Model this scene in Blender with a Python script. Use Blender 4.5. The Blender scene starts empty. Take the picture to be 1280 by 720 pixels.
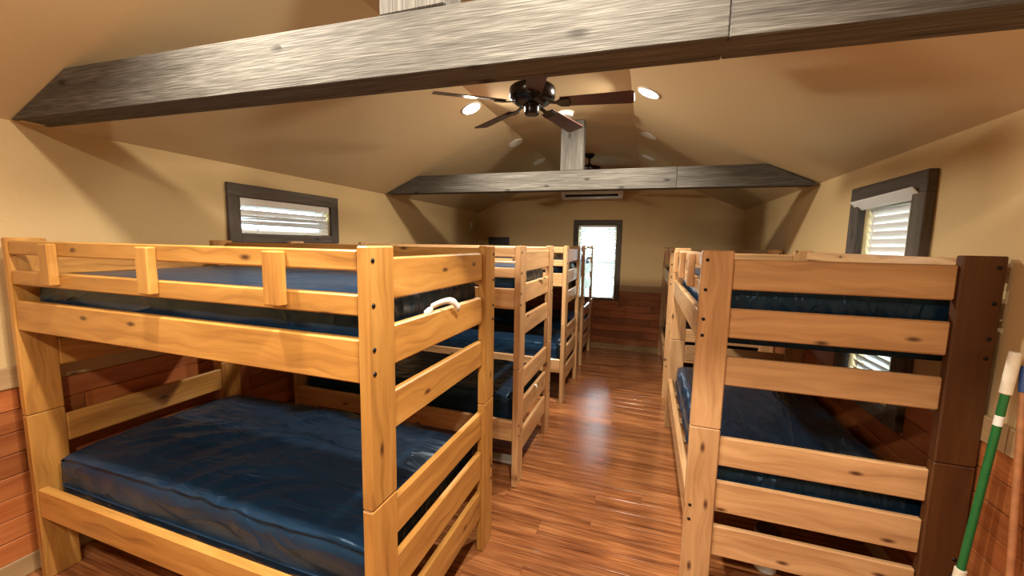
import bpy, bmesh, math, random
from mathutils import Vector, Matrix, noise

random.seed(7)
scene = bpy.context.scene
COL = scene.collection

# ------------------------------------------------------------------ camera
F_PX = 495.92
cam_data = bpy.data.cameras.new('camera')
cam_data.sensor_fit = 'HORIZONTAL'
cam_data.sensor_width = 36.0
cam_data.lens = 36.0 * F_PX / 1280.0
cam_data.clip_start = 0.02
cam = bpy.data.objects.new('camera', cam_data)
COL.objects.link(cam)
right = Vector((0.9466322, 0.3218079, 0.0180854))
up = Vector((-0.0529791, 0.1000056, 0.9935754))
fwd = Vector((-0.3179318, 0.9415087, -0.1117176))
m = Matrix((right, up, -fwd)).transposed().to_4x4()
m.translation = Vector((0, 0, 1.7404))
cam.matrix_world = m
scene.camera = cam

# ------------------------------------------------------------------ world, exposure
world = bpy.data.worlds.new('sky')
scene.world = world
world.use_nodes = True
bg = world.node_tree.nodes['Background']
bg.inputs['Color'].default_value = (0.74, 0.89, 1.0, 1)
bg.inputs['Strength'].default_value = 15.0
scene.view_settings.view_transform = 'Standard'
scene.view_settings.look = 'None'
scene.view_settings.gamma = 1.0
scene.view_settings.use_curve_mapping = False
scene.view_settings.exposure = 0.35
scene.cycles.diffuse_bounces = 6
scene.cycles.max_bounces = 12
LAMP_W = 50.0
LAMP_COL = (1.0, 0.89, 0.72)

# ------------------------------------------------------------------ measurements (metres)
XL, XR, YB, YF = -2.947, 1.334, 6.726, -2.4
ZE, ZF = 2.287, 2.95            # eave and flat ceiling
XC1, XC2 = -1.432, -0.181       # ceiling creases
H, HJ = 1.725, 0.867            # bunk height, joint between the stacked halves
PW, PT = 0.1345, 0.042          # bunk post width and thickness


# ------------------------------------------------------------------ materials
def new_mat(name):
    mt = bpy.data.materials.new(name)
    mt.use_nodes = True
    nt = mt.node_tree
    return mt, nt, nt.nodes['Principled BSDF']


def N(nt, kind, **kw):
    n = nt.nodes.new(kind)
    for k, v in kw.items():
        setattr(n, k, v)
    return n


def ramp(nt, stops):
    r = nt.nodes.new('ShaderNodeValToRGB')
    while len(r.color_ramp.elements) < len(stops):
        r.color_ramp.elements.new(0.5)
    for e, (p, c) in zip(r.color_ramp.elements, stops):
        e.position = p
        e.color = (*c, 1)
    return r


def wood(name, light, mid, dark, knot, rough=0.45, grain=(1.3, 14, 14), fine=(4, 90, 90),
         knots=True, var=0.18, bump=0.08, coat=0.0, knot_scale=(3.0, 3.0, 7.0), fine_amt=0.35, contrast=1.0, bendv=0.026, dist=0.35, spec=0.5):
    mt, nt, bs = new_mat(name)
    L = nt.links.new
    tc = N(nt, 'ShaderNodeTexCoord')
    oi = N(nt, 'ShaderNodeObjectInfo')
    off = N(nt, 'ShaderNodeVectorMath', operation='SCALE')
    off.inputs[0].default_value = (37.0, 17.0, 23.0)
    L(oi.outputs['Random'], off.inputs['Scale'])
    add = N(nt, 'ShaderNodeVectorMath', operation='ADD')
    L(tc.outputs['Object'], add.inputs[0])
    L(off.outputs[0], add.inputs[1])
    # knots first: they bend the grain
    mk = N(nt, 'ShaderNodeMapping')
    mk.inputs['Scale'].default_value = knot_scale
    L(add.outputs[0], mk.inputs['Vector'])
    ks = N(nt, 'ShaderNodeSeparateXYZ')
    L(mk.outputs[0], ks.inputs[0])
    kc = N(nt, 'ShaderNodeCombineXYZ')
    L(ks.outputs['X'], kc.inputs['X'])
    L(ks.outputs['Z'], kc.inputs['Y'])
    vo = N(nt, 'ShaderNodeTexVoronoi', voronoi_dimensions='2D')
    vo.inputs['Scale'].default_value = 1.0
    L(kc.outputs[0], vo.inputs['Vector'])
    sep = N(nt, 'ShaderNodeSeparateColor')
    L(vo.outputs['Color'], sep.inputs[0])
    pick = N(nt, 'ShaderNodeMath', operation='GREATER_THAN')
    L(sep.outputs[0], pick.inputs[0])
    pick.inputs[1].default_value = 0.66
    kr = N(nt, 'ShaderNodeMapRange')
    kr.inputs['From Min'].default_value = 0.03
    kr.inputs['From Max'].default_value = 0.11
    kr.inputs['To Min'].default_value = 1.0
    kr.inputs['To Max'].default_value = 0.0
    L(vo.outputs['Distance'], kr.inputs['Value'])
    kmask = N(nt, 'ShaderNodeMath', operation='MULTIPLY')
    L(kr.outputs[0], kmask.inputs[0])
    L(pick.outputs[0], kmask.inputs[1])
    bend = N(nt, 'ShaderNodeMapRange')
    bend.inputs['From Max'].default_value = 0.45
    bend.inputs['To Min'].default_value = bendv if knots else 0.0
    bend.inputs['To Max'].default_value = 0.0
    L(vo.outputs['Distance'], bend.inputs['Value'])
    bx = N(nt, 'ShaderNodeCombineXYZ')
    L(bend.outputs[0], bx.inputs['Z'])
    add2 = N(nt, 'ShaderNodeVectorMath', operation='ADD')
    L(add.outputs[0], add2.inputs[0])
    L(bx.outputs[0], add2.inputs[1])
    mp = N(nt, 'ShaderNodeMapping')
    mp.inputs['Scale'].default_value = grain
    L(add2.outputs[0], mp.inputs['Vector'])
    n1 = N(nt, 'ShaderNodeTexNoise')
    n1.inputs['Scale'].default_value = 1.0
    n1.inputs['Detail'].default_value = 4.0
    n1.inputs['Distortion'].default_value = dist
    L(mp.outputs[0], n1.inputs['Vector'])
    mp2 = N(nt, 'ShaderNodeMapping')
    mp2.inputs['Scale'].default_value = fine
    L(add2.outputs[0], mp2.inputs['Vector'])
    n2 = N(nt, 'ShaderNodeTexNoise')
    n2.inputs['Scale'].default_value = 1.0
    n2.inputs['Detail'].default_value = 3.0
    L(mp2.outputs[0], n2.inputs['Vector'])
    mixv = N(nt, 'ShaderNodeMix', data_type='FLOAT')
    mixv.inputs['Factor'].default_value = fine_amt
    L(n1.outputs['Fac'], mixv.inputs['A'])
    L(n2.outputs['Fac'], mixv.inputs['B'])
    c = 0.5 / contrast
    r = ramp(nt, [(0.5 - 0.24 * c * 2, dark), (0.5, mid), (0.5 + 0.22 * c * 2, light)])
    L(mixv.outputs['Result'], r.inputs['Fac'])
    # board to board variation
    hsv = N(nt, 'ShaderNodeHueSaturation')
    vr = N(nt, 'ShaderNodeMapRange')
    vr.inputs['To Min'].default_value = 1.0 - var
    vr.inputs['To Max'].default_value = 1.0 + var
    L(oi.outputs['Random'], vr.inputs['Value'])
    L(vr.outputs[0], hsv.inputs['Value'])
    L(r.outputs['Color'], hsv.inputs['Color'])
    col = hsv.outputs['Color']
    if knots:
        mx = N(nt, 'ShaderNodeMix', data_type='RGBA')
        L(kmask.outputs[0], mx.inputs['Factor'])
        L(col, mx.inputs['A'])
        mx.inputs['B'].default_value = (*knot, 1)
        col = mx.outputs['Result']
    L(col, bs.inputs['Base Color'])
    bs.inputs['Roughness'].default_value = rough
    bs.inputs['Coat Weight'].default_value = coat
    bs.inputs['Specular IOR Level'].default_value = spec
    bs.inputs['Coat Roughness'].default_value = 0.13
    bp = N(nt, 'ShaderNodeBump')
    bp.inputs['Strength'].default_value = bump
    bp.inputs['Distance'].default_value = 0.01
    L(mixv.outputs['Result'], bp.inputs['Height'])
    L(bp.outputs[0], bs.inputs['Normal'])
    return mt


def plain(name, color, rough=0.5, metal=0.0, noise_amt=0.06, scale=30, bump=0.0, spec=None):
    mt, nt, bs = new_mat(name)
    L = nt.links.new
    tc = N(nt, 'ShaderNodeTexCoord')
    n = N(nt, 'ShaderNodeTexNoise')
    n.inputs['Scale'].default_value = scale
    n.inputs['Detail'].default_value = 4
    L(tc.outputs['Object'], n.inputs['Vector'])
    r = ramp(nt, [(0.3, tuple(x * (1 - noise_amt) for x in color)), (0.7, tuple(min(1, x * (1 + noise_amt)) for x in color))])
    L(n.outputs['Fac'], r.inputs['Fac'])
    L(r.outputs['Color'], bs.inputs['Base Color'])
    bs.inputs['Roughness'].default_value = rough
    bs.inputs['Metallic'].default_value = metal
    if spec is not None:
        bs.inputs['Specular IOR Level'].default_value = spec
    if bump:
        b = N(nt, 'ShaderNodeBump')
        b.inputs['Strength'].default_value = bump
        b.inputs['Distance'].default_value = 0.004
        L(n.outputs['Fac'], b.inputs['Height'])
        L(b.outputs[0], bs.inputs['Normal'])
    return mt


M = {}
M['honey'] = wood('honey_pine', (0.53, 0.282, 0.076), (0.42, 0.202, 0.046), (0.235, 0.097, 0.021), (0.07, 0.024, 0.008),
                  rough=0.38, var=0.10, coat=0.15, grain=(1.6, 16, 16), fine=(3, 70, 70), fine_amt=0.3, knot_scale=(3.2, 3.2, 8), contrast=1.2)
M['pine'] = wood('stained_pine', (0.62, 0.385, 0.195), (0.50, 0.294, 0.138), (0.32, 0.162, 0.066), (0.08, 0.03, 0.012),
                 rough=0.42, var=0.10, coat=0.6, grain=(1.6, 16, 16), fine=(3, 70, 70), fine_amt=0.3, knot_scale=(3.0, 3.0, 8), contrast=1.2)
M['dark_post'] = wood('dark_brown_post', (0.110, 0.040, 0.010), (0.080, 0.027, 0.006), (0.05, 0.016, 0.004), (0.05, 0.015, 0.005),
                      rough=0.5, var=0.05)  # much darker brown than the pine, used on a single bunk post
M['barn'] = wood('weathered_barn_wood', (0.148, 0.138, 0.124), (0.068, 0.062, 0.054), (0.024, 0.020, 0.016), (0.015, 0.012, 0.009),
                 rough=0.85, grain=(0.7, 20, 20), fine=(5, 200, 200), var=0.12, bump=0.5, fine_amt=0.68,
                 knot_scale=(2.6, 2.6, 6), contrast=1.0, bendv=0.0015, dist=0.1)
M['casing'] = wood('dark_weathered_casing', (0.125, 0.105, 0.088), (0.078, 0.063, 0.052), (0.04, 0.031, 0.025), (0.02, 0.015, 0.012),
                   rough=0.8, grain=(1.2, 22, 22), fine=(3, 130, 130), var=0.15, bump=0.4, fine_amt=0.5)
M['cedar'] = wood('cedar_plank', (0.42, 0.155, 0.050), (0.30, 0.092, 0.026), (0.19, 0.048, 0.012), (0.05, 0.014, 0.005),
                  rough=0.42, var=0.30, grain=(1.4, 13, 13), knot_scale=(2.6, 2.6, 7), coat=0.0)
M['trimwood'] = wood('pale_trim', (0.46, 0.32, 0.17), (0.36, 0.235, 0.115), (0.27, 0.165, 0.075), (0.12, 0.06, 0.03),
                     rough=0.5, var=0.06)
M['floor'] = wood('laminate_plank', (0.48, 0.210, 0.082), (0.28, 0.102, 0.036), (0.085, 0.025, 0.010), (0.05, 0.014, 0.006),
                  rough=0.19, var=0.10, grain=(1.5, 22, 22), fine=(4, 110, 110), fine_amt=0.45, knots=False, bump=0.05, contrast=1.35, spec=0.85)
M['wall'] = plain('tan_plaster', (0.54, 0.388, 0.192), rough=0.75, noise_amt=0.035, scale=160, bump=0.12)
M['ceiling'] = plain('tan_ceiling', (0.58, 0.44, 0.25), rough=0.8, noise_amt=0.03, scale=160, bump=0.10)
M['white'] = plain('white_plastic', (0.78, 0.77, 0.74), rough=0.4, noise_amt=0.02)
M['white_metal'] = plain('white_enamel', (0.72, 0.72, 0.70), rough=0.35, noise_amt=0.02)
M['black_metal'] = plain('oil_rubbed_bronze', (0.018, 0.014, 0.012), rough=0.22, metal=0.6, noise_amt=0.2)
M['bolt'] = plain('black_bolt', (0.022, 0.022, 0.025), rough=0.4, metal=0.8)
M['blade'] = wood('mahogany_blade', (0.10, 0.032, 0.018), (0.062, 0.018, 0.011), (0.032, 0.009, 0.006), (0.02, 0.006, 0.004),
                  rough=0.35, var=0.05, knots=False)
M['dark_slot'] = plain('dark_louvre', (0.01, 0.01, 0.01), rough=0.7)
M['charcoal'] = plain('charcoal_panel', (0.055, 0.055, 0.06), rough=0.5)
M['green'] = plain('green_enamel', (0.012, 0.13, 0.035), rough=0.3, noise_amt=0.1)
M['grip'] = plain('white_grip', (0.70, 0.66, 0.55), rough=0.5)
M['blue'] = plain('blue_plastic', (0.02, 0.06, 0.2), rough=0.4)
M['handle_wood'] = plain('brown_handle', (0.32, 0.13, 0.05), rough=0.5, noise_amt=0.2)
M['paper'] = plain('white_paper', (0.8, 0.8, 0.78), rough=0.6, noise_amt=0.02)
M['tub'] = plain('white_tub', (0.62, 0.72, 0.80), rough=0.35, noise_amt=0.03)
M['tub_lid'] = plain('brown_lid', (0.10, 0.06, 0.04), rough=0.5)
M['ground'] = plain('grass_ground', (0.10, 0.13, 0.06), rough=0.9, noise_amt=0.2, scale=2)
M['sash'] = plain('white_sash', (0.7, 0.7, 0.68), rough=0.4)


def vinyl():
    mt, nt, bs = new_mat('navy_vinyl')
    L = nt.links.new
    tc = N(nt, 'ShaderNodeTexCoord')
    oi = N(nt, 'ShaderNodeObjectInfo')
    off = N(nt, 'ShaderNodeVectorMath', operation='SCALE')
    off.inputs[0].default_value = (11.0, 7.0, 3.0)
    L(oi.outputs['Random'], off.inputs['Scale'])
    add = N(nt, 'ShaderNodeVectorMath', operation='ADD')
    L(tc.outputs['Object'], add.inputs[0])
    L(off.outputs[0], add.inputs[1])
    mp = N(nt, 'ShaderNodeMapping')
    mp.inputs['Rotation'].default_value = (0, 0, -0.8)
    mp.inputs['Scale'].default_value = (2.2, 10.0, 5.0)
    L(add.outputs[0], mp.inputs['Vector'])
    n = N(nt, 'ShaderNodeTexNoise')
    n.inputs['Scale'].default_value = 1.0
    n.inputs['Detail'].default_value = 2.0
    n.inputs['Distortion'].default_value = 0.7
    L(mp.outputs[0], n.inputs['Vector'])
    n2 = N(nt, 'ShaderNodeTexNoise')
    n2.inputs['Scale'].default_value = 420
    L(tc.outputs['Object'], n2.inputs['Vector'])
    r = ramp(nt, [(0.3, (0.005, 0.016, 0.038)), (0.7, (0.008, 0.026, 0.058))])
    L(n.outputs['Fac'], r.inputs['Fac'])
    L(r.outputs['Color'], bs.inputs['Base Color'])
    bs.inputs['Roughness'].default_value = 0.32
    bs.inputs['Specular IOR Level'].default_value = 0.36
    bs.inputs['Specular Tint'].default_value = (0.42, 0.66, 1.0, 1)
    bs.inputs['Sheen Weight'].default_value = 0.03
    bs.inputs['Sheen Tint'].default_value = (0.35, 0.6, 1.0, 1)
    b1 = N(nt, 'ShaderNodeBump')
    q1 = N(nt, 'ShaderNodeMath', operation='SUBTRACT')
    L(n.outputs['Fac'], q1.inputs[0])
    q1.inputs[1].default_value = 0.5
    q2 = N(nt, 'ShaderNodeMath', operation='ABSOLUTE')
    L(q1.outputs[0], q2.inputs[0])
    q3 = N(nt, 'ShaderNodeMath', operation='POWER')
    L(q2.outputs[0], q3.inputs[0])
    q3.inputs[1].default_value = 0.7
    b1.inputs['Strength'].default_value = 0.55
    b1.inputs['Distance'].default_value = -0.035
    L(q3.outputs[0], b1.inputs['Height'])
    b2 = N(nt, 'ShaderNodeBump')
    b2.inputs['Strength'].default_value = 0.05
    b2.inputs['Distance'].default_value = 0.002
    L(n2.outputs['Fac'], b2.inputs['Height'])
    L(b1.outputs[0], b2.inputs['Normal'])
    L(b2.outputs[0], bs.inputs['Normal'])
    return mt


M['vinyl'] = vinyl()


def slat_mat(name, trans):
    mt, nt, bs = new_mat(name)
    L = nt.links.new
    bs.inputs['Base Color'].default_value = (0.80, 0.80, 0.78, 1)
    bs.inputs['Roughness'].default_value = 0.4
    tr = N(nt, 'ShaderNodeBsdfTranslucent')
    tr.inputs['Color'].default_value = (0.85, 0.88, 0.88, 1)
    mx = N(nt, 'ShaderNodeMixShader')
    mx.inputs[0].default_value = trans
    L(bs.outputs[0], mx.inputs[1])
    L(tr.outputs[0], mx.inputs[2])
    L(mx.outputs[0], nt.nodes['Material Output'].inputs['Surface'])
    return mt


M['slat'] = slat_mat('white_blind_slat', 0.05)
M['slat_glow'] = slat_mat('thin_white_blind_slat', 0.48)

gm, gnt, gbs = new_mat('window_glass')
gbs.inputs['Base Color'].default_value = (0.95, 0.98, 1.0, 1)
gbs.inputs['Roughness'].default_value = 0.0
gbs.inputs['Transmission Weight'].default_value = 1.0
gbs.inputs['IOR'].default_value = 1.02
M['glass'] = gm


def emis(name, color, strength):
    mt, nt, bs = new_mat(name)
    bs.inputs['Base Color'].default_value = (0.9, 0.88, 0.84, 1)
    bs.inputs['Emission Color'].default_value = (*color, 1)
    bs.inputs['Emission Strength'].default_value = strength
    bs.inputs['Roughness'].default_value = 0.4
    return mt


M['lens_on'] = emis('lit_lens', (1.0, 0.86, 0.66), 14.0)
M['lens_off'] = plain('frosted_lens', (0.85, 0.84, 0.82), rough=0.4, noise_amt=0.02)


# ------------------------------------------------------------------ helpers
CACHE = {}


def link(name, me, mat, parent=None, loc=(0, 0, 0), rot=None):
    o = bpy.data.objects.new(name, me)
    COL.objects.link(o)
    if mat is not None and me is not None and not me.materials:
        me.materials.append(M[mat] if isinstance(mat, str) else mat)
    elif mat is not None and me is not None:
        want = M[mat] if isinstance(mat, str) else mat
        if me.materials[0] != want:
            o.material_slots[0].link = 'OBJECT'
            o.material_slots[0].material = want
    o.location = loc
    if rot is not None:
        o.rotation_euler = rot
    if parent is not None:
        o.parent = parent
    return o


def mesh_from_bm(bm, name, smooth=False):
    bmesh.ops.recalc_face_normals(bm, faces=bm.faces)
    me = bpy.data.meshes.new(name)
    bm.to_mesh(me)
    bm.free()
    if smooth:
        for p in me.polygons:
            p.use_smooth = True
    return me


def box_mesh(sx, sy, sz, bev=0.004, seg=1):
    key = ('box', round(sx, 4), round(sy, 4), round(sz, 4), bev, seg)
    if key in CACHE:
        return CACHE[key]
    bm = bmesh.new()
    bmesh.ops.create_cube(bm, size=1.0)
    bmesh.ops.scale(bm, vec=(sx, sy, sz), verts=bm.verts)
    if bev:
        bmesh.ops.bevel(bm, geom=bm.edges[:], offset=min(bev, min(sx, sy, sz) * 0.45), segments=seg, affect='EDGES', profile=0.6)
    CACHE[key] = mesh_from_bm(bm, 'board')
    return CACHE[key]


def board(name, a, b, parent, mat, bev=0.004, along=None, loc_off=(0, 0, 0)):
    """A board filling the box a..b; grain runs along its longest side (or `along`)."""
    lo = [min(a[i], b[i]) for i in range(3)]
    hi = [max(a[i], b[i]) for i in range(3)]
    d = [hi[i] - lo[i] for i in range(3)]
    c = [(hi[i] + lo[i]) / 2 + loc_off[i] for i in range(3)]
    ax = along if along is not None else d.index(max(d))
    if ax == 0:
        if d[1] <= d[2]:
            return link(name, box_mesh(d[0], d[1], d[2], bev), mat, parent, c)
        return link(name, box_mesh(d[0], d[2], d[1], bev), mat, parent, c, (math.pi / 2, 0, 0))
    if ax == 1:
        if d[0] <= d[2]:
            return link(name, box_mesh(d[1], d[0], d[2], bev), mat, parent, c, (0, 0, math.pi / 2))
        return link(name, box_mesh(d[1], d[2], d[0], bev), mat, parent, c, (math.pi / 2, 0, math.pi / 2))
    if d[1] <= d[0]:
        return link(name, box_mesh(d[2], d[1], d[0], bev), mat, parent, c, (0, math.pi / 2, 0))
    return link(name, box_mesh(d[2], d[0], d[1], bev), mat, parent, c, (math.pi / 2, 0, math.pi / 2) if False else (0, math.pi / 2, math.pi / 2))


def add_box(bm, a, b):
    r = bmesh.ops.create_cube(bm, size=1.0)
    c = [(a[i] + b[i]) / 2 for i in range(3)]
    d = [abs(b[i] - a[i]) for i in range(3)]
    bmesh.ops.scale(bm, vec=d, verts=r['verts'])
    bmesh.ops.translate(bm, vec=c, verts=r['verts'])


def prism(bm, pts, axis, v0, v1):
    """Extrude a polygon (list of 2D points) along axis 'x' or 'y' from v0 to v1."""
    mk = (lambda p, v: (v, p[0], p[1])) if axis == 'x' else (lambda p, v: (p[0], v, p[1]))
    A = [bm.verts.new(mk(p, v0)) for p in pts]
    B = [bm.verts.new(mk(p, v1)) for p in pts]
    bm.faces.new(A)
    bm.faces.new(B[::-1])
    n = len(pts)
    for i in range(n):
        bm.faces.new((A[i], A[(i + 1) % n], B[(i + 1) % n], B[i]))


def lathe(profile, seg=32, smooth=True, name='lathe'):
    bm = bmesh.new()
    rings = []
    for r, z in profile:
        if r < 1e-5:
            rings.append([bm.verts.new((0, 0, z))])
        else:
            rings.append([bm.verts.new((r * math.cos(2 * math.pi * k / seg), r * math.sin(2 * math.pi * k / seg), z)) for k in range(seg)])
    for a, b in zip(rings[:-1], rings[1:]):
        for k in range(seg):
            k2 = (k + 1) % seg
            if len(a) == 1 and len(b) == 1:
                continue
            if len(a) == 1:
                bm.faces.new((a[0], b[k], b[k2]))
            elif len(b) == 1:
                bm.faces.new((a[k], a[k2], b[0]))
            else:
                bm.faces.new((a[k], a[k2], b[k2], b[k]))
    me = mesh_from_bm(bm, name, smooth)
    if smooth:
        try:
            me.set_sharp_from_angle(angle=math.radians(38))
        except Exception:
            pass
    return me


def empty(name, loc=(0, 0, 0), rz=0.0):
    o = bpy.data.objects.new(name, None)
    o.empty_display_size = 0.1
    COL.objects.link(o)
    o.location = loc
    o.rotation_euler = (0, 0, rz)
    return o


def tag(o, label, cat, group=None):
    o['label'] = label
    o['category'] = cat
    if group:
        o['group'] = group
    return o


def struct(o, label=None):
    o['kind'] = 'structure'
    if label:
        o['label'] = label
    return o


# ------------------------------------------------------------------ room shell
WT = 0.14
# windows: inner opening ranges
W1 = (2.22, 3.13, 1.78, 2.055)     # left wall: y0, y1, z0, z1
W2 = (2.665, 3.225, 0.85, 2.035)   # right wall
W3 = (-1.104, -0.49, 0.85, 2.065)  # back wall: x0, x1


def wall_x(name, x0, x1, hole, label):
    bm = bmesh.new()
    if hole:
        y0, y1, z0, z1 = hole
        add_box(bm, (x0, YF, 0), (x1, y0, ZE))
        add_box(bm, (x0, y1, 0), (x1, YB, ZE))
        add_box(bm, (x0, y0, 0), (x1, y1, z0))
        add_box(bm, (x0, y0, z1), (x1, y1, ZE))
    else:
        add_box(bm, (x0, YF, 0), (x1, YB, ZE))
    return struct(link(name, mesh_from_bm(bm, name), 'wall'), label)


def roof_z(x):
    return min(ZF, ZE + 0.4376 * (x - XL), ZE + 0.4376 * (XR - x))


def wall_y(name, y0, y1, hole, label):
    bm = bmesh.new()
    if hole:
        xa, xb, z0, z1 = hole
        add_box(bm, (XL, y0, 0), (xa, y1, ZE))
        add_box(bm, (xb, y0, 0), (XR, y1, ZE))
        add_box(bm, (xa, y0, 0), (xb, y1, z0))
        add_box(bm, (xa, y0, z1), (xb, y1, ZE))
    else:
        add_box(bm, (XL, y0, 0), (XR, y1, ZE))
    prism(bm, [(XL, ZE), (XR, ZE), (XC2, ZF), (XC1, ZF)], 'y', y0, y1)
    return struct(link(name, mesh_from_bm(bm, name), 'wall'), label)


wall_left = wall_x('wall_left', XL - WT, XL, W1, 'tan plaster wall with cedar wainscot on the left side')
wall_right = wall_x('wall_right', XR, XR + WT, W2, 'tan plaster wall with cedar wainscot on the right side')
wall_back = wall_y('wall_back', YB, YB + WT, W3, 'tan gable wall at the far end of the aisle')
bm = bmesh.new()
add_box(bm, (XL, YF - WT, 0), (XR, YF, ZE))
prism(bm, [(XL, ZE), (XR, ZE), (XC2, ZF), (XC1, ZF)], 'y', YF - WT, YF)
wall_front = struct(link('wall_front', mesh_from_bm(bm, 'wall_front'), 'wall'), 'tan gable wall behind the viewer')
bm = bmesh.new()
add_box(bm, (-40, -40, -0.5), (40, 50, -0.4))
ground = struct(link('ground', mesh_from_bm(bm, 'ground'), 'ground'), 'green grassy ground outside the cabin')

bm = bmesh.new()
T = 0.10
prism(bm, [(XL - WT, ZE - 0.4376 * WT), (XC1, ZF), (XC2, ZF), (XR + WT, ZE - 0.4376 * WT),
           (XR + WT, ZE - 0.4376 * WT + T), (XC2, ZF + T), (XC1, ZF + T), (XL - WT, ZE - 0.4376 * WT + T)], 'y', YF - WT, YB + WT)
ceiling = struct(link('ceiling', mesh_from_bm(bm, 'ceiling'), 'ceiling'), 'tan ceiling with two slopes and a flat centre strip')

# floor: base slab plus laminate planks laid across the aisle
bm = bmesh.new()
add_box(bm, (XL - WT, YF - WT, -0.12), (XR + WT, YB + WT, -0.006))
floor = struct(link('floor', mesh_from_bm(bm, 'floor'), 'floor'), 'glossy reddish brown laminate plank floor')
PWID = 0.127
rows = int((YB - 0.35) / PWID) + 1
for i in range(rows):
    y1 = YB - i * PWID
    y0 = y1 - PWID
    x = XL - random.choice([0.0, 0.3, 0.6, 0.9])
    while x < XR - 1e-4:
        x2 = x + 1.2
        a, b = max(x, XL), min(x2, XR)
        if XR - b < 0.12:
            b = XR
        if b - a > 0.05:
            o = board('plank', (a + 0.0006, y0 + 0.0006, -0.012), (b - 0.0006, y1 - 0.0006, 0.0), floor, 'floor', bev=0.0005, along=0)
            o.rotation_euler[0] += math.radians(random.uniform(-0.15, 0.15))
            o.location.z += random.uniform(-0.0003, 0.0)
        x = b if b >= XR else x2
bm = bmesh.new()
add_box(bm, (XL, YF, -0.012), (XR, YB - rows * PWID, 0.0))
link('floor_board', mesh_from_bm(bm, 'floor_near'), 'floor', floor)

# wainscot planks, caps, baseboards
BB, CAP0, CAP1 = 0.105, 0.985, 1.09
NR = 8
RH = (CAP0 - BB) / NR


def wainscot(wall, along, s0, s1, face, inward, hole):
    """along: 'x' or 'y'; planks on plane `face`, standing off by `inward` direction."""
    for r in range(NR):
        z0 = BB + r * RH
        z1 = z0 + RH
        spans = [(s0, s1)]
        if hole and z1 > hole[2] + 0.01:
            spans = [(s0, hole[0]), (hole[1], s1)]
        for (p, q) in spans:
            t = p
            first = True
            while t < q - 0.02:
                ln = random.choice([0.6, 0.9, 1.2, 1.5]) * (0.6 if first else 1.0)
                first = False
                e = min(t + ln, q)
                if q - e < 0.2:
                    e = q
                d = 0.016 + random.uniform(-0.002, 0.002)
                zz1 = z1 - 0.003
                if along == 'y':
                    board('plank', (face, t + 0.001, z0), (face + inward * d, e - 0.001, zz1), wall, 'cedar', bev=0.003, along=1)
                else:
                    board('plank', (t + 0.001, face, z0), (e - 0.001, face + inward * d, zz1), wall, 'cedar', bev=0.003, along=0)
                t = e


wainscot(wall_left, 'y', 0.3, YB - 0.017, XL, 1, None)
wainscot(wall_right, 'y', 0.9, YB - 0.017, XR, -1, (2.55, 3.33, 0.77))
wainscot(wall_back, 'x', XL, XR, YB, -1, (-1.205, -0.405, 0.77))

board('plank', (-1.204, YB, BB + 6 * RH), (-0.406, YB - 0.016, 0.826), wall_back, 'cedar', bev=0.003, along=0)

struct(board('baseboard_left', (XL, YF, 0), (XL + 0.02, YB, BB), None, 'trimwood', along=1), 'pale wood baseboard along the left wall')
struct(board('baseboard_right', (XR - 0.02, YF, 0), (XR, YB, BB), None, 'trimwood', along=1), 'pale wood baseboard along the right wall')
struct(board('baseboard_back', (XL + 0.02, YB - 0.02, 0), (XR - 0.02, YB, BB), None, 'trimwood', along=0), 'pale wood baseboard along the back wall')
struct(board('trim_1', (XL, YF, CAP0), (XL + 0.024, YB, CAP1), None, 'trimwood', along=1), 'pale wood cap rail over the left wainscot')
t2 = struct(empty('trim_2', (XR, 0, 0)), 'pale wood cap rail over the right wainscot')
board('cap_rail', (-0.024, YF, CAP0), (0, 2.55, CAP1), t2, 'trimwood', along=1)
board('cap_rail', (-0.024, 3.33, CAP0), (0, YB, CAP1), t2, 'trimwood', along=1)
t3 = struct(empty('trim_3', (0, YB, 0)), 'pale wood cap rail over the back wainscot')
board('cap_rail', (XL + 0.024, -0.024, CAP0), (-1.205, 0, CAP1), t3, 'trimwood', along=0)
board('cap_rail', (-0.405, -0.024, CAP0), (XR - 0.024, 0, CAP1), t3, 'trimwood', along=0)


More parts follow.
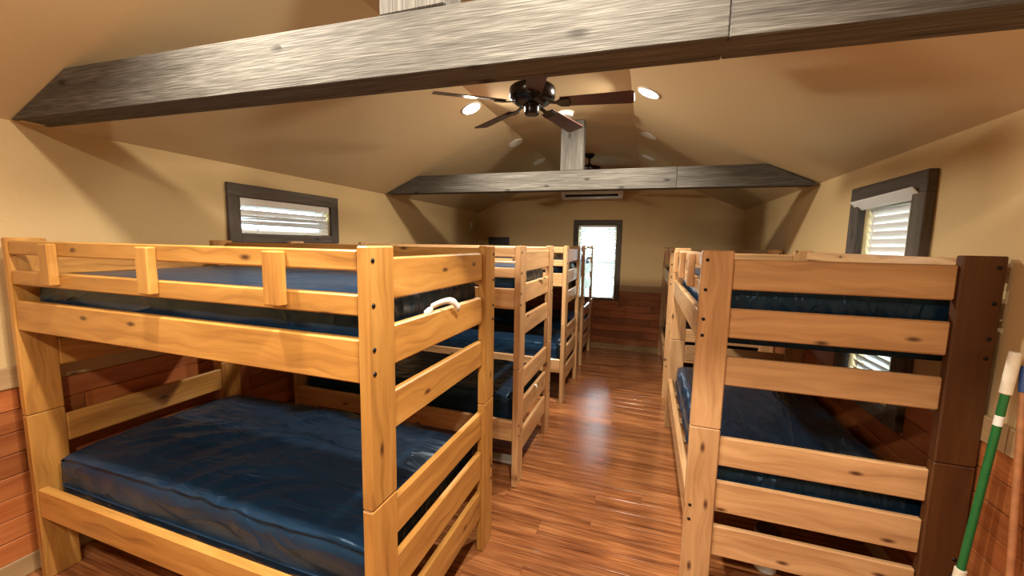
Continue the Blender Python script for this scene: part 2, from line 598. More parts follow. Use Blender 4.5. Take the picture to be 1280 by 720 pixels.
# ------------------------------------------------------------------ windows and blinds
def window(name, wall, hole, cw, label, flip, sill=True, depth=0.028, cw_top=None):
    """Built in a local frame: u along the wall, v out of the wall into the room, z up."""
    a, b, z0, z1 = hole
    ct = cw_top or cw
    if wall == 'left':
        o = empty(name, (XL, 0, 0), 0)
        P = lambda u, v, z: (v, u, z)
    elif wall == 'right':
        o = empty(name, (XR, 0, 0), 0)
        P = lambda u, v, z: (-v, u, z)
    else:
        o = empty(name, (0, YB, 0), 0)
        P = lambda u, v, z: (u, -v, z)
    struct(o, label)
    ua = 1 if wall in ('left', 'right') else 0
    zb = z0 - (0.022 if wall == 'back' else 0.07)
    board('casing_board', P(a - cw, 0, z1), P(b + cw, depth, z1 + ct), o, 'casing', along=ua)
    board('casing_board', P(a - cw, 0, zb), P(a, depth, z1), o, 'casing', along=2)
    board('casing_board', P(b, 0, zb), P(b + cw, depth, z1), o, 'casing', along=2)
    board('casing_board', P(a, 0, zb), P(b, depth, z0), o, 'casing', along=ua)
    # sash frame and pane set into the wall
    s = 0.035
    v0, v1 = -0.115, -0.085
    board('sash_frame', P(a, v0, z1 - s), P(b, v1, z1), o, 'sash')
    board('sash_frame', P(a, v0, z0), P(b, v1, z0 + s), o, 'sash')
    board('sash_frame', P(a, v0, z0 + s), P(a + s, v1, z1 - s), o, 'sash', along=2)
    board('sash_frame', P(b - s, v0, z0 + s), P(b, v1, z1 - s), o, 'sash', along=2)
    if z1 - z0 > 0.6:
        zm = (z0 + z1) / 2
        board('sash_frame', P(a + s, v0, zm - 0.02), P(b - s, v1, zm + 0.02), o, 'sash', along=ua)
        board('pane', P(a + s, -0.104, z0 + s), P(b - s, -0.1, zm - 0.02), o, 'glass', bev=0, along=ua)
        board('pane', P(a + s, -0.104, zm + 0.02), P(b - s, -0.1, z1 - s), o, 'glass', bev=0, along=ua)
    else:
        board('pane', P(a + s, -0.104, z0 + s), P(b - s, -0.1, z1 - s), o, 'glass', bev=0, along=ua)
    return o


window('window_1', 'left', W1, 0.095, 'short wide window with dark weathered casing high on the left wall', False)
window('window_2', 'right', W2, 0.11, 'tall window with dark weathered casing behind the near right bunk', True, depth=0.045)
window('window_3', 'back', W3, 0.085, 'tall bright window with grey brown casing at the end of the aisle', False)


def blind(name, wall, hole, zlo, tilt, label, n=None, pitch=0.047, stack=0, valance=True, mat='slat'):
    a, b, z0, z1 = hole
    a += 0.006
    b -= 0.006
    cu = (a + b) / 2
    w = b - a
    if wall == 'left':
        o = empty(name, (XL - 0.030, cu, z1), math.radians(-90))
    elif wall == 'right':
        o = empty(name, (XR + 0.030, cu, z1), math.radians(90))
    else:
        o = empty(name, (cu, YB + 0.030, z1), math.radians(180))
    # local frame: x along the window, y into the room, z up from the head
    tag(o, label, 'blind')
    link('head_rail', box_mesh(w, 0.05, 0.036, 0.004), 'white', o, (0, 0, -0.02))
    if valance:
        link('valance', box_mesh(w, 0.006, 0.055, 0.002), 'white', o, (0, 0.03, -0.029))
    z = -0.062
    zs = []
    bottom = -(z1 - zlo)
    stop = bottom + 0.03 + stack * 0.0056
    while z > stop:
        zs.append(z)
        z -= pitch
    sm = box_mesh(w - 0.01, 0.05, 0.0032, 0.0012)
    for k, zz in enumerate(zs):
        link('slat', sm, mat, o, (0, 0, zz), (tilt + random.uniform(-0.03, 0.03), random.uniform(-0.002, 0.002), 0))
    for k in range(stack):
        link('slat', sm, mat, o, (0, 0, bottom + 0.026 + k * 0.0056), (random.uniform(-0.10, 0.10), random.uniform(-0.006, 0.006), 0))
    link('bottom_rail', box_mesh(w - 0.01, 0.05, 0.018, 0.004), 'white', o, (0, 0, bottom + 0.011))
    for s in (-0.33, 0.33):
        link('ladder_cord', box_mesh(0.006, 0.002, -bottom - 0.04, 0), 'white', o, (w * s, 0.027, (bottom - 0.04) / 2))
        link('ladder_cord', box_mesh(0.006, 0.002, -bottom - 0.04, 0), 'white', o, (w * s, -0.027, (bottom - 0.04) / 2))
    return o


blind('window_blind', 'left', W1, W1[2] + 0.004, math.radians(58), 'white slatted blind half gathered in the short left window', stack=20, pitch=0.05)
blR = blind('window_blind', 'right', W2, W2[2] + 0.004, math.radians(70), 'white slatted blind with tilted valance behind the near right bunk', valance=False)
link('valance', box_mesh(0.66, 0.006, 0.075, 0.002), 'white', blR, (0.0, 0.075, -0.005), (math.radians(-42), math.radians(1.2), 0))
blind('window_blind', 'back', W3, W3[2] + 0.002, math.radians(42), 'glowing white slatted blind in the tall window at the aisle end', valance=False, mat='slat_glow')


# ------------------------------------------------------------------ beams and king posts
def slope_x_left(z):
    return XL + (z - ZE) / 0.4376


def slope_x_right(z):
    return XR - (z - ZE) / 0.4376


def beam(name, yl, yr, zb_l, zb_r, hgt, thick, split, label):
    o = empty(name, ((XL + XR) / 2, (yl + yr) / 2, zb_l))
    tag(o, label, 'beam')
    ox, oy, oz = o.location
    yy = lambda x: yl + (yr - yl) * (x - XL) / (XR - XL)
    zb = lambda x: zb_l + (zb_r - zb_l) * (x - XL) / (XR - XL)

    def piece(nm, pts, d0, d1, mat='barn'):
        # pts in x,z ; extruded from y(x)+d0 to y(x)+d1 ; local origin at piece centre
        cx = sum(p[0] for p in pts) / len(pts)
        cz = sum(p[1] for p in pts) / len(pts)
        cy = yy(cx) + (d0 + d1) / 2
        bm = bmesh.new()
        A = [bm.verts.new((x - cx, yy(x) + d0 - cy, z - cz)) for x, z in pts]
        B = [bm.verts.new((x - cx, yy(x) + d1 - cy, z - cz)) for x, z in pts]
        bm.faces.new(A)
        bm.faces.new(B[::-1])
        n = len(pts)
        for i in range(n):
            bm.faces.new((A[i], A[(i + 1) % n], B[(i + 1) % n], B[i]))
        bmesh.ops.bevel(bm, geom=bm.edges[:], offset=0.003, segments=1, affect='EDGES')
        return link(nm, mesh_from_bm(bm, nm), mat, o, (cx - ox, cy - oy, cz - oz))
    g = 0.006
    xl0, xr0 = XL + g, XR - g
    bt = 0.025
    zl, zr = zb(XL), zb(XR)
    xl1 = slope_x_left(zl + hgt) + 0.015
    xr1 = slope_x_right(zr + hgt) - 0.015
    zs0, zs1 = zb(split), zb(split) + hgt
    xl0b = max(xl0, slope_x_left(zl) + 0.012)
    for d0, d1, nm in ((0, bt, 'front_board'), (thick - bt, thick, 'back_board')):
        piece(nm, [(xl0b, zl), (split - 0.001, zs0), (split - 0.001, zs1), (xl1, zl + hgt)], d0, d1)
        piece(nm, [(split + 0.001, zs0), (xr0, zr), (xr1, zr + hgt), (split + 0.001, zs1)], d0 + 0.003 * (1 if d0 == 0 else -1), d1 + (0.003 if d0 == 0 else -0.003))
    piece('bottom_board', [(xl0b + 0.02, zl + 0.003), (xr0 - 0.02, zr + 0.003), (xr0 - 0.06, zr + 0.024), (xl0b + 0.06, zl + 0.024)], bt, thick - bt)
    piece('top_board', [(xl1 + 0.01, zl + hgt - 0.03), (xr1 - 0.01, zr + hgt - 0.03), (xr1 - 0.01, zr + hgt - 0.008), (xl1 + 0.01, zl + hgt - 0.008)], bt, thick - bt)
    return o


beam('ceiling_beam', 1.10, 1.24, 2.288, 2.272, 0.19, 0.135, 0.17, 'large weathered grey wooden beam across the top of the view')
beam('ceiling_beam', 4.00, 4.00, 2.288, 2.270, 0.19, 0.13, 0.22, 'farther weathered grey wooden tie beam below the ceiling fans')


def king_post(x0, x1, y0, y1, z0, label):
    o = empty('king_post', ((x0 + x1) / 2, (y0 + y1) / 2, z0))
    tag(o, label, 'post')
    w, d, h = x1 - x0, y1 - y0, ZF - 0.003 - z0
    bt = 0.022
    board('post_board', (-w / 2, -d / 2, 0), (w / 2, -d / 2 + bt, h), o, 'barn', along=2)
    board('post_board', (-w / 2, d / 2 - bt, 0), (w / 2, d / 2, h), o, 'barn', along=2)
    board('post_board', (-w / 2, -d / 2 + bt, 0), (-w / 2 + bt, d / 2 - bt, h), o, 'barn', along=2)
    board('post_board', (w / 2 - bt, -d / 2 + bt, 0), (w / 2, d / 2 - bt, h), o, 'barn', along=2)


king_post(-0.875, -0.635, 1.175, 1.30, 2.474, 'weathered king post standing on the large near beam')
king_post(-0.868, -0.645, 4.005, 4.125, 2.471, 'weathered king post standing on the farther tie beam')


# ------------------------------------------------------------------ bunk beds
ENDB = [(1.545, 1.687), (1.317, 1.457), (1.085, 1.225), (0.680, 0.825), (0.440, 0.598), (0.206, 0.365)]
RAILS = [(1.290, 1.432), (0.338, 0.487)]
GUARD = [(1.648, 1.712), (1.507, 1.574)]
RT = 0.038          # rail thickness
bolt_me = lathe([(0, 0.004), (0.0045, 0.004), (0.007, 0.0028), (0.0085, 0.0), (0.0085, -0.006), (0, -0.006)], 10)


def bunk(W, L, loc, rz, mat, label, dark=None):
    """u (local x) runs from the aisle end to the wall end, v (local y) across."""
    o = empty('bunk_bed', loc, rz)
    tag(o, label, 'bunk bed', 'bunk beds in the cabin')
    ends = ((0.0, PT, 0), (L - PT, L, 1))
    for (u0, u1, e) in ends:
        for s in (0, 1):
            v0, v1 = (0, PW) if s == 0 else (W - PW, W)
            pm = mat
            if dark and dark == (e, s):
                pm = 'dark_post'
            for nm, z0, z1, bz in (('upper_post', HJ + 0.001, H, (1.68, 1.54, 1.40, 1.322)), ('lower_post', 0.0, HJ - 0.001, (0.457, 0.382))):
                p = board(nm, (u0, v0, z0), (u1, v1, z1), o, pm, bev=0.005, along=2)
                for z in bz:
                    ub = u0 if e == 0 else u1
                    vb = v0 + 0.024 if s == 0 else v1 - 0.024
                    # bolt head sits on the outer face
                    b = link('bolt', bolt_me, 'bolt', None)
                    rot = (0, -math.pi / 2, 0) if e == 0 else (0, math.pi / 2, 0)
                    mw = Matrix.Translation((ub, vb, z)) @ Matrix.Rotation(rot[1], 4, 'Y')
                    pmw = Matrix.Translation(p.location) @ p.rotation_euler.to_matrix().to_4x4()
                    b.parent = p
                    b.matrix_local = pmw.inverted() @ mw
        a, b = (0.014, PT) if e == 0 else (L - PT, L - 0.014)
        for z0, z1 in ENDB:
            board('end_board', (a, PW, z0), (b, W - PW, z1), o, mat, bev=0.006, along=1)
    for s in (0, 1):
        v0 = 0.006 if s == 0 else W - 0.006 - RT
        v1 = v0 + RT
        for z0, z1 in RAILS:
            board('side_rail', (PT, v0, z0), (L - PT, v1, z1), o, mat, bev=0.005, along=0)
        for z0, z1 in GUARD:
            board('guard_rail', (PT, v0, z0), (L - PT, v1, z1), o, mat, bev=0.005, along=0)
        c0, c1 = (v0 - 0.034, v0) if s == 0 else (v1, v1 + 0.034)
        for u in (0.36, 1.0, 1.645):
            board('guard_block', (u * L / 2.043 - 0.036, c0, 1.522), (u * L / 2.043 + 0.036, c1, 1.703), o, mat, bev=0.005, along=2)
        # ledger strips that carry the slats
        i0, i1 = (v1, v1 + 0.025) if s == 0 else (v0 - 0.025, v0)
        for za, zt in ((1.293, 1.305), (0.360, 0.398)):
            board('ledger', (PT, i0, za), (L - PT, i1, zt), o, mat, bev=0.002, along=0)
    for zt in (1.323, 0.416):
        for k in range(6):
            u = 0.235 + (L - 0.47) * k / 5
            board('bed_slat', (u - 0.045, 0.046, zt - 0.018), (u + 0.045, W - 0.046, zt), o, mat, bev=0.002, along=1)
    return o


def mattress_mesh(Lm, Wm, Hm, seed, wr=0.005, droop=0.03, res=(64, 34, 8), endsag=0.0):
    nx, ny, nz = res
    bm = bmesh.new()
    rnd = random.Random(seed)
    ox, oy = rnd.uniform(0, 50), rnd.uniform(0, 50)
    rad = min(0.055, Hm * 0.3)

    def shape(i, j, k):
        x = (i / nx - 0.5) * Lm
        y = (j / ny - 0.5) * Wm
        z = (k / nz - 0.5) * Hm
        # rounded box
        hx, hy, hz = Lm / 2 - rad, Wm / 2 - rad, Hm / 2 - rad
        q = Vector((max(-hx, min(hx, x)), max(-hy, min(hy, y)), max(-hz, min(hz, z))))
        dvec = Vector((x, y, z)) - q
        if dvec.length > 1e-9:
            dvec = dvec.normalized() * rad
            p = q + dvec
        else:
            p = Vector((x, y, z))
        ex = min(1.0, (Lm / 2 - abs(p.x)) / 0.22)
        ey = min(1.0, (Wm / 2 - abs(p.y)) / 0.22)
        t = (p.z / Hm + 0.5)
        # crowned top that falls to the corners
        edge = (1 - ex) ** 2 + (1 - ey) ** 2
        p.z -= droop * t * min(1.4, edge) * 0.55
        # folds of the loose cover
        c, s_ = math.cos(0.8), math.sin(0.8)
        a, b = c * p.x + s_ * p.y, -s_ * p.x + c * p.y
        b += 0.05 * noise.noise((p.x * 3 + oy, p.y * 3 + ox, 1.7))
        f1 = 1 - 2.4 * abs(noise.noise((a * 1.6 + ox, b * 5.5 + oy, p.z * 2)))
        f2 = 1 - 2.4 * abs(noise.noise((a * 3.0 + oy, b * 12.0 + ox, p.z * 4)))
        amp = max(0.0, 0.45 + 1.3 * noise.noise((p.x * 1.4 + oy, p.y * 1.6 - ox, 0.4)))
        f = (f1 + 0.55 * f2) * amp
        if endsag and t < 0.5:
            p.z -= endsag * max(0.0, 1 - (Lm / 2 - abs(p.x)) / 0.11) * (1 - 2 * t)
        g = noise.noise((p.x * 2.0 + ox, p.y * 2.0 + oy, 3.1))
        if t > 0.45:
            p.z += wr * f * t + 0.008 * g * t
        if abs(abs(p.y) - Wm / 2) < 0.02:
            p.y += 0.010 * noise.noise((p.x * 6 + ox, p.z * 8, oy)) * (1 if p.y > 0 else -1) - (0.012 if p.y > 0 else -0.012)
        if abs(abs(p.x) - Lm / 2) < 0.02:
            p.x += 0.010 * noise.noise((p.y * 6 + ox, p.z * 8, oy)) - (0.010 if p.x > 0 else -0.010)
        return p
    V = {}

    def vert(i, j, k):
        if (i, j, k) not in V:
            V[(i, j, k)] = bm.verts.new(shape(i, j, k))
        return V[(i, j, k)]
    for i in range(nx):
        for j in range(ny):
            bm.faces.new((vert(i, j, 0), vert(i, j + 1, 0), vert(i + 1, j + 1, 0), vert(i + 1, j, 0)))
            bm.faces.new((vert(i, j, nz), vert(i + 1, j, nz), vert(i + 1, j + 1, nz), vert(i, j + 1, nz)))
    for i in range(nx):
        for k in range(nz):
            bm.faces.new((vert(i, 0, k), vert(i + 1, 0, k), vert(i + 1, 0, k + 1), vert(i, 0, k + 1)))
            bm.faces.new((vert(i, ny, k), vert(i, ny, k + 1), vert(i + 1, ny, k + 1), vert(i + 1, ny, k)))
    for j in range(ny):
        for k in range(nz):
            bm.faces.new((vert(0, j, k), vert(0, j, k + 1), vert(0, j + 1, k + 1), vert(0, j + 1, k)))
            bm.faces.new((vert(nx, j, k), vert(nx, j + 1, k), vert(nx, j + 1, k + 1), vert(nx, j, k + 1)))
    me = mesh_from_bm(bm, 'mattress', True)
    return me


def seam_mesh(Lm, Wm, r=0.004):
    """Piping: a thin closed tube around the mattress edge."""
    bm = bmesh.new()
    pts = []
    rad = 0.05
    hx, hy = Lm / 2 - 0.009, Wm / 2 - 0.010
    for cx, cy, a0 in ((hx - rad, hy - rad, 0), (-hx + rad, hy - rad, 90), (-hx + rad, -hy + rad, 180), (hx - rad, -hy + rad, 270)):
        for k in range(7):
            a = math.radians(a0 + 15 * k)
            pts.append((cx + rad * math.cos(a), cy + rad * math.sin(a)))
    n = len(pts)
    rings = []
    for i in range(n):
        p = Vector((*pts[i], 0))
        tdir = (Vector((*pts[(i + 1) % n], 0)) - Vector((*pts[i - 1], 0))).normalized()
        nd = Vector((tdir.y, -tdir.x, 0))
        rings.append([bm.verts.new(p + nd * r * math.cos(math.pi / 3 * k) + Vector((0, 0, r * math.sin(math.pi / 3 * k)))) for k in range(6)])
    for i in range(n):
        A, B = rings[i], rings[(i + 1) % n]
        for k in range(6):
            bm.faces.new((A[k], A[(k + 1) % 6], B[(k + 1) % 6], B[k]))
    return mesh_from_bm(bm, 'piping', True)


ZU0, ZU1 = 1.323, 1.565
ZL0, ZL1 = 0.416, 0.655


def put_mattress(bed, W, L, z0, z1, seed, label, dx=0.0, **kw):
    Wm, Lm, Hm = W - 0.115, L - 0.125, z1 - z0
    o = empty('mattress')
    rz = bed.rotation_euler[2]
    c = Matrix.Rotation(rz, 4, 'Z') @ Vector((L / 2 + dx, W / 2, 0))
    o.location = (bed.location.x + c.x, bed.location.y + c.y, z0)
    o.rotation_euler = (0, 0, rz)
    tag(o, label, 'mattress', 'navy bunk mattresses')
    link('cover', mattress_mesh(Lm, Wm, Hm, seed, **kw), 'vinyl', o, (0, 0, Hm / 2))
    link('piping', seam_mesh(Lm, Wm), 'vinyl', o, (0, 0, Hm * 0.30))
    return o


beds = []
LW = 2.043
XA = -0.793
left_spec = [
    (0.988, 2.049, XA, 'honey', 'honey-stained pine bunk bed filling the left foreground', 'nearest left'),
    (2.539, 3.530, -0.798, 'pine', 'pine bunk bed second from the viewer along the left wall', 'second left'),
    (4.156, 5.130, -0.797, 'pine', 'pine bunk bed third from the viewer along the left wall', 'third left'),
    (5.604, 6.600, -0.822, 'pine', 'pine bunk bed farthest left, in front of the bright back window', 'farthest left'),
]
ml = {
    'nearest left': ('navy vinyl mattress on the top bunk of the honey-stained left foreground bed', 'wide wrinkled navy vinyl mattress on the bottom bunk in the left foreground'),
    'second left': ('navy mattress on the top bunk of the second bed on the left', 'navy mattress on the bottom bunk of the second bed on the left'),
    'third left': ('navy mattress on the top bunk of the third bed on the left', 'navy mattress on the bottom bunk of the third bed on the left'),
    'farthest left': ('navy mattress on the top bunk of the farthest bed on the left', 'navy mattress on the bottom bunk of the farthest bed on the left'),
}
seed = 3
for (y0, y1, xa, mat, label, key) in left_spec:
    L = xa - (-2.836)
    b = bunk(y1 - y0, L, (xa, y1, 0), math.pi, mat, label)
    put_mattress(b, y1 - y0, L, ZU0, ZU1, seed, ml[key][0])
    mlow = put_mattress(b, y1 - y0, L, ZL0, ZL1, seed + 1, ml[key][1], **(dict(res=(150, 80, 14), wr=0.015) if key == 'nearest left' else {}))
    if key == 'third left':
        third_low = mlow
    seed += 2

# right row: beds stand lengthwise along the right wall
R1W, R1L = 1.066, 1.950
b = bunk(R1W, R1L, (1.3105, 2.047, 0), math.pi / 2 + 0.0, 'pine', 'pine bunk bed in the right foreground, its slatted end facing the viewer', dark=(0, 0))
put_mattress(b, R1W, R1L, ZU0, ZU1, 31, 'navy mattress on the top bunk of the right foreground bed', endsag=0.075, res=(90, 50, 12))
put_mattress(b, R1W, R1L, ZL0, ZL1, 32, 'navy mattress on the bottom bunk of the right foreground bed')
b = bunk(R1W, R1L, (1.309, 4.73, 0), math.pi / 2, 'pine', 'pine bunk bed at the far end of the right row, mostly hidden')
put_mattress(b, R1W, R1L, ZU0, ZU1, 33, 'navy mattress on the top bunk of the far right bed')
put_mattress(b, R1W, R1L, ZL0, ZL1, 34, 'navy mattress on the bottom bunk of the far right bed')


# ------------------------------------------------------------------ recessed ceiling lights
ring_me = lathe([(0.078, -0.001), (0.078, -0.008), (0.082, -0.010), (0.090, -0.007), (0.093, -0.003), (0.093, 0.0)], 36)
lens_me = lathe([(0.0, -0.010), (0.05, -0.0095), (0.0785, -0.006), (0.0785, -0.001)], 36)


def downlight(x, y, lit, label, power=1.0):
    z = roof_z(x)
    o = empty('recessed_light', (x, y, z))
    ang = math.atan(0.4376)
    o.rotation_euler = (0, -ang if x < -0.8 else ang, 0)
    tag(o, label, 'ceiling light', 'round recessed ceiling lights')
    link('trim_ring', ring_me, 'white_metal', o)
    link('lens', lens_me, 'lens_on' if lit else 'lens_off', o)
    if lit:
        ld = bpy.data.lights.new('lamp', 'AREA')
        ld.shape = 'DISK'
        ld.size = 0.12
        ld.energy = LAMP_W * power
        ld.color = LAMP_COL
        ld.spread = math.radians(165)
        lo = bpy.data.objects.new('lamp', ld)
        COL.objects.link(lo)
        lo.parent = o
        lo.location = (0, 0, -0.018)


for y, lit, wl, wr in (
        (3.31, True, 'lit recessed light on the left slope beside the near ceiling fan', 'lit recessed light on the right slope at the fan blade tip'),
        (4.55, False, 'unlit recessed light on the left slope, nearer of the two unlit', 'unlit recessed light on the right slope, nearer of the two unlit'),
        (5.63, False, 'faint unlit recessed light on the left slope, farthest back', 'faint unlit recessed light on the right slope, farthest back'),
        (0.75, True, 'lit recessed light on the left slope above the near bunk, out of view', 'lit recessed light on the right slope before the near beam, out of view'),
        (-0.5, True, 'lit recessed light on the left slope behind the viewer', 'lit recessed light on the right slope behind the viewer')):
    downlight(-1.525, y, lit, wl, 0.6 if y < 0 else 0.95)
    downlight(-0.052, y, lit, wr, 0.6 if y < 0 else 0.95)


# ------------------------------------------------------------------ ceiling fans
def blade_mesh():
    bm = bmesh.new()
    pts = []
    n = 10
    r0, r1 = 0.20, 0.68
    for k in range(n + 1):
        t = k / n
        pts.append((r0 + (r1 - r0) * t, 0.050 + 0.018 * t))
    # rounded tip corners
    outline = [(x, -w) for x, w in pts[:-1]] + [(r1 - 0.02, -0.068), (r1 - 0.005, -0.060), (r1, -0.045), (r1, 0.045), (r1 - 0.005, 0.060), (r1 - 0.02, 0.068)] + [(x, w) for x, w in reversed(pts[:-1])]
    A = [bm.verts.new((x, y, 0.003)) for x, y in outline]
    B = [bm.verts.new((x, y, -0.003)) for x, y in outline]
    bm.faces.new(A)
    bm.faces.new(B[::-1])
    m_ = len(outline)
    for i in range(m_):
        bm.faces.new((A[i], B[i], B[(i + 1) % m_], A[(i + 1) % m_]))
    return mesh_from_bm(bm, 'blade')


def iron_mesh():
    bm = bmesh.new()
    # arm from motor to blade with a flared plate
    out = [(0.09, -0.016), (0.17, -0.014), (0.20, -0.04), (0.255, -0.046), (0.27, -0.02), (0.262, 0.0), (0.27, 0.02), (0.255, 0.046), (0.20, 0.04), (0.17, 0.014), (0.09, 0.016)]
    z = lambda x: 0.016 * max(0, (0.19 - x) / 0.1) - 0.006
    A = [bm.verts.new((x, y, z(x))) for x, y in out]
    B = [bm.verts.new((x, y, z(x) - 0.007)) for x, y in out]
    bm.faces.new(A)
    bm.faces.new(B[::-1])
    n = len(out)
    for i in range(n):
        bm.faces.new((A[i], B[i], B[(i + 1) % n], A[(i + 1) % n]))
    return mesh_from_bm(bm, 'iron')


canopy_me = lathe([(0, 0.0), (0.068, 0.0), (0.068, -0.012), (0.055, -0.035), (0.034, -0.052), (0.02, -0.056), (0, -0.056)], 32)
rod_me = lathe([(0, 0), (0.0125, 0), (0.0125, -0.10), (0, -0.10)], 16)
motor_me = lathe([(0, 0.055), (0.028, 0.055), (0.034, 0.035), (0.09, 0.028), (0.145, 0.016), (0.158, 0.004), (0.160, -0.006), (0.158, -0.058),
                  (0.150, -0.068), (0.128, -0.076), (0.120, -0.090), (0.085, -0.104), (0.052, -0.108), (0, -0.108)], 48)
cup_me = lathe([(0, -0.106), (0.062, -0.106), (0.062, -0.114), (0.052, -0.118), (0.052, -0.156), (0.047, -0.168), (0.03, -0.173), (0, -0.174)], 36)
bl_me, ir_me = blade_mesh(), iron_mesh()


def fan(x, y, zm, a0, label):
    o = empty('ceiling_fan', (x, y, ZF))
    tag(o, label, 'ceiling fan', 'dark five-blade ceiling fans')
    zm -= ZF
    link('canopy', canopy_me, 'black_metal', o)
    link('downrod', rod_me, 'black_metal', o, (0, 0, -0.05))
    link('motor_housing', motor_me, 'black_metal', o, (0, 0, zm))
    link('switch_cup', cup_me, 'black_metal', o, (0, 0, zm))
    for k in range(5):
        a = math.radians(a0 + 72 * k)
        bl = link('blade', bl_me, 'blade', o, (0, 0, zm - 0.090))
        bl.rotation_euler = (math.radians(-13), math.radians(1.5), a)
        link('blade_bracket', ir_me, 'black_metal', bl)


fan(-0.81, 2.76, 2.797, 1, 'dark bronze ceiling fan with mahogany blades below the near beam')
fan(-0.80, 5.53, 2.765, 54, 'dark ceiling fan farther back, half hidden behind the tie beam')

# smoke detector on the flat ceiling in front of the far king post
o = empty('smoke_detector', (-0.775, 3.77, ZF))
tag(o, 'round white smoke detector on the ceiling before the far king post', 'smoke detector')
link('base_plate', lathe([(0, 0), (0.072, 0), (0.072, -0.008), (0, -0.008)], 32), 'white', o)
link('cover', lathe([(0.064, -0.008), (0.064, -0.024), (0.056, -0.036), (0.03, -0.041), (0, -0.041)], 32), 'white', o)

# ------------------------------------------------------------------ wall-mounted air conditioner on the back wall
ac = empty('air_conditioner', (-0.895, YB, 2.475))
tag(ac, 'white wall-mounted air conditioner above the back window', 'air conditioner')
bm = bmesh.new()
prism(bm, [(0, 0.0), (0, 0.29), (-0.17, 0.29), (-0.205, 0.265), (-0.212, 0.09), (-0.20, 0.03), (-0.12, 0.0)], 'x', -0.49, 0.49)
bmesh.ops.bevel(bm, geom=bm.edges[:], offset=0.006, segments=2, affect='EDGES')
link('body', mesh_from_bm(bm, 'ac_body'), 'white', ac)
link('air_slot', box_mesh(0.84, 0.006, 0.062, 0.002), 'dark_slot', ac, (0, -0.2065, 0.060), (math.radians(-10), 0, 0))
link('louvre', box_mesh(0.82, 0.020, 0.005, 0.002), 'white', ac, (0, -0.218, 0.098), (math.radians(20), 0, 0))

# dark panel on the back wall and switch plate on the left wall
pn = empty('wall_panel', (-2.53, YB, 1.42))
tag(pn, 'dark charcoal panel on the back wall above the far left bunk', 'panel')
link('frame', box_mesh(0.39, 0.03, 0.43, 0.004), 'charcoal', pn, (0, -0.016, 0.215))
link('face', box_mesh(0.35, 0.006, 0.39, 0.002), 'charcoal', pn, (0, -0.033, 0.215))
sp = empty('switch_plate', (XL, 6.43, 2.045))
tag(sp, 'small white plate on the left wall near the back corner', 'wall plate')
link('plate', box_mesh(0.008, 0.07, 0.115, 0.002), 'white', sp, (0.004, 0, 0))
link('toggle', box_mesh(0.012, 0.01, 0.022, 0.002), 'white', sp, (0.012, 0, 0), (0, 0.3, 0))


# ------------------------------------------------------------------ small things
def tube_between(name, p0, p1, r, mat, parent=None, seg=16):
    p0, p1 = Vector(p0), Vector(p1)
    d = p1 - p0
    ln = d.length
    me = lathe([(0, 0), (r * 0.85, 0), (r, r * 0.15), (r, ln - r * 0.15), (r * 0.85, ln), (0, ln)], seg)
    o = link(name, me, mat, parent, p0)
    o.rotation_mode = 'QUATERNION'
    o.rotation_quaternion = Vector((0, 0, 1)).rotation_difference(d.normalized())
    return o


# green pole leaning at the right wall, in front of the near right bunk
P0, P1 = Vector((1.185, 1.90, 0.02)), Vector((1.272, 1.90, 1.385))
base = empty('broom', P0)
tag(base, 'green pole with white grips leaning against the right wall', 'broom')
ax = (P1 - P0)
tube_between('pole', ax * 0.24, ax * 0.93, 0.0125, 'green', base)
g = tube_between('grip', ax * 0.885, ax * 1.0, 0.0175, 'grip', base)
tube_between('lower_grip', ax * 0.20, ax * 0.365, 0.018, 'grip', base)
tube_between('pole_sticker', ax * 0.795, ax * 0.825, 0.0131, 'paper', base)
bm = bmesh.new()
prism(bm, [(-0.02, 0.0), (0.02, 0.0), (0.016, 0.27), (-0.016, 0.27)], 'y', -0.13, 0.13)
bmesh.ops.bevel(bm, geom=bm.edges[:], offset=0.006, segments=2, affect='EDGES')
link('bristles', mesh_from_bm(bm, 'bristles'), 'handle_wood', base, (0.0, 0, -0.018))

P0b, P1b = Vector((1.23, 1.66, 0.02)), Vector((1.306, 1.905, 1.335))
base = empty('mop', P0b)
tag(base, 'brown wooden pole with blue grip at the right edge', 'mop')
ax = (P1b - P0b)
tube_between('pole', ax * 0.06, ax * 0.93, 0.011, 'handle_wood', base)
tube_between('grip', ax * 0.93, ax * 1.0, 0.013, 'blue', base)
bm = bmesh.new()
prism(bm, [(-0.03, 0.0), (0.03, 0.0), (0.012, 0.09), (-0.012, 0.09)], 'y', -0.10, 0.10)
bmesh.ops.bevel(bm, geom=bm.edges[:], offset=0.006, segments=2, affect='EDGES')
link('mop_head', mesh_from_bm(bm, 'mop_head'), 'paper', base, (0, -0.05, -0.018))

# tub under the near right bunk
tub = empty('tub', (0.70, 2.34, 0.0))
tag(tub, 'pale tub with brown lid on the floor under the right foreground bunk', 'tub')
link('body', lathe([(0, 0), (0.048, 0), (0.054, 0.004), (0.060, 0.20), (0.0, 0.20)], 28), 'tub', tub)
link('lid', lathe([(0, 0.2005), (0.064, 0.2005), (0.064, 0.222), (0.058, 0.228), (0, 0.228)], 28), 'tub_lid', tub)
for z in (0.03, 0.055):
    link('rib', lathe([(0.0535, z), (0.0575, z + 0.003), (0.0575, z + 0.008), (0.0545, z + 0.011)], 28), 'tub', tub)

# floor register under the second left bunk
fv = empty('floor_register', (-1.06, 2.875, 0.001))
tag(fv, 'white metal floor register under the second left bunk', 'floor vent')
link('plate', box_mesh(0.30, 0.12, 0.006, 0.002), 'white_metal', fv, (0, 0, 0.004))
for k in range(9):
    link('fin', box_mesh(0.27, 0.003, 0.010, 0.0008), 'white_metal', fv, (0, -0.044 + 0.011 * k, 0.011), (math.radians(25), 0, 0))


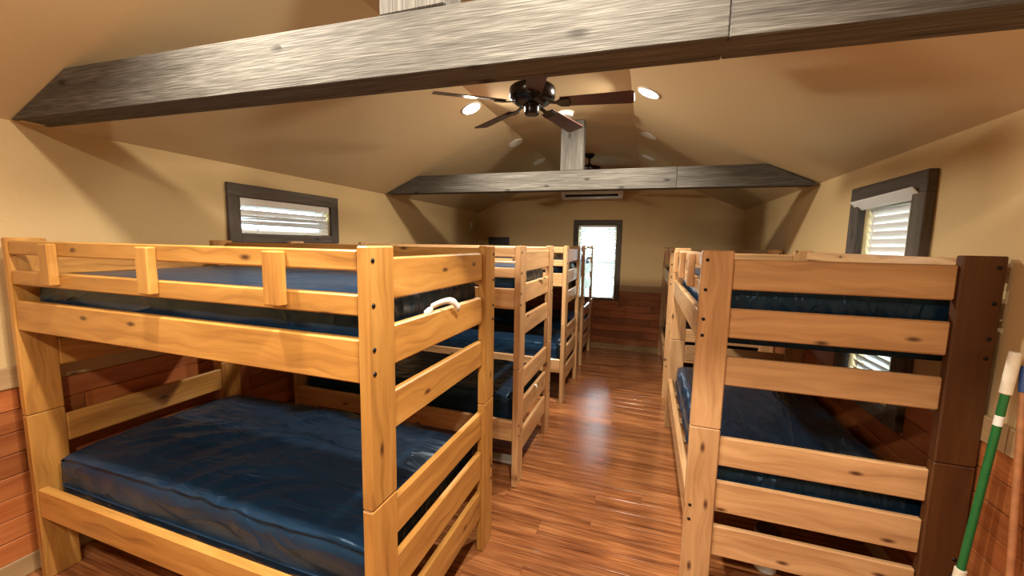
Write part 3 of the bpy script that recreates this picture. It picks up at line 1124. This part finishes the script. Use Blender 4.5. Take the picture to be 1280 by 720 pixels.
# white paper bands and tags
def strip_mesh(path, width_dir, w, th=0.0012):
    """A ribbon through 3D points."""
    bm = bmesh.new()
    wd = Vector(width_dir).normalized() * w / 2
    P = [Vector(p) for p in path]
    rows_ = []
    for i, p in enumerate(P):
        t = (P[min(i + 1, len(P) - 1)] - P[max(i - 1, 0)]).normalized()
        nn = t.cross(wd).normalized() * th
        rows_.append([bm.verts.new(p - wd), bm.verts.new(p + wd), bm.verts.new(p + wd + nn), bm.verts.new(p - wd + nn)])
    for a, b in zip(rows_[:-1], rows_[1:]):
        for k in range(4):
            bm.faces.new((a[k], a[(k + 1) % 4], b[(k + 1) % 4], b[k]))
    bm.faces.new(rows_[0])
    bm.faces.new(rows_[-1][::-1])
    return mesh_from_bm(bm, 'ribbon', True)


zt = 1.4575
sx = XA - 0.014
pa = []
for k in range(15):
    t = k / 14
    pa.append((-0.030 + 0.052 * min(1.0, t * 1.5), 0.03 + 0.165 * t, 0.014 + 0.020 * math.sin(t * math.pi) - 0.075 * max(0.0, t - 0.55) ** 1.2))
o = empty('paper_band', (sx, 1.395, zt))
tag(o, 'curved white band hanging over an end board of the honey-stained bunk', 'band')
link('band', strip_mesh(pa, (0.25, 0.25, 0.93), 0.030), 'paper', o)
link('band_clasp', box_mesh(0.02, 0.045, 0.014, 0.002), 'paper', o, (-0.012, -0.012, 0.008), (0.2, 0, 0.1))
for (x, y, z, lab) in ((-0.811, 3.10, 1.459, 'small white tag on an end board of the second left bunk, upper half'),
                       (-0.812, 3.00, 0.600, 'small white tag low on the end of the second left bunk')):
    o = empty('paper_tag', (x, y, z))
    tag(o, lab, 'tag')
    if z > 1:
        link('tag', strip_mesh([(-0.01, -0.05, 0.003), (0.006, -0.02, 0.010), (0.012, 0.03, 0.008), (0.018, 0.08, 0.006), (0.02, 0.10, -0.004)], (1, 0, 0.4), 0.020), 'paper', o)
    else:
        link('tag', strip_mesh([(0.0, 0.0, 0.004), (0.012, 0.02, 0.003), (0.019, 0.03, -0.02), (0.017, 0.03, -0.045)], (0, 1, 0.2), 0.022), 'paper', o)
# white loop tag sewn to the bottom mattress of the third left bunk
link('loop_tag', strip_mesh([(0, 0, 0.01), (-0.012, -0.03, 0.012), (-0.02, -0.055, 0.004), (-0.026, -0.065, -0.03), (-0.018, -0.045, -0.055), (-0.006, -0.02, -0.06)], (1, 0, 0.2), 0.02),
     'paper', third_low, (-0.945, 0.36, 0.20))
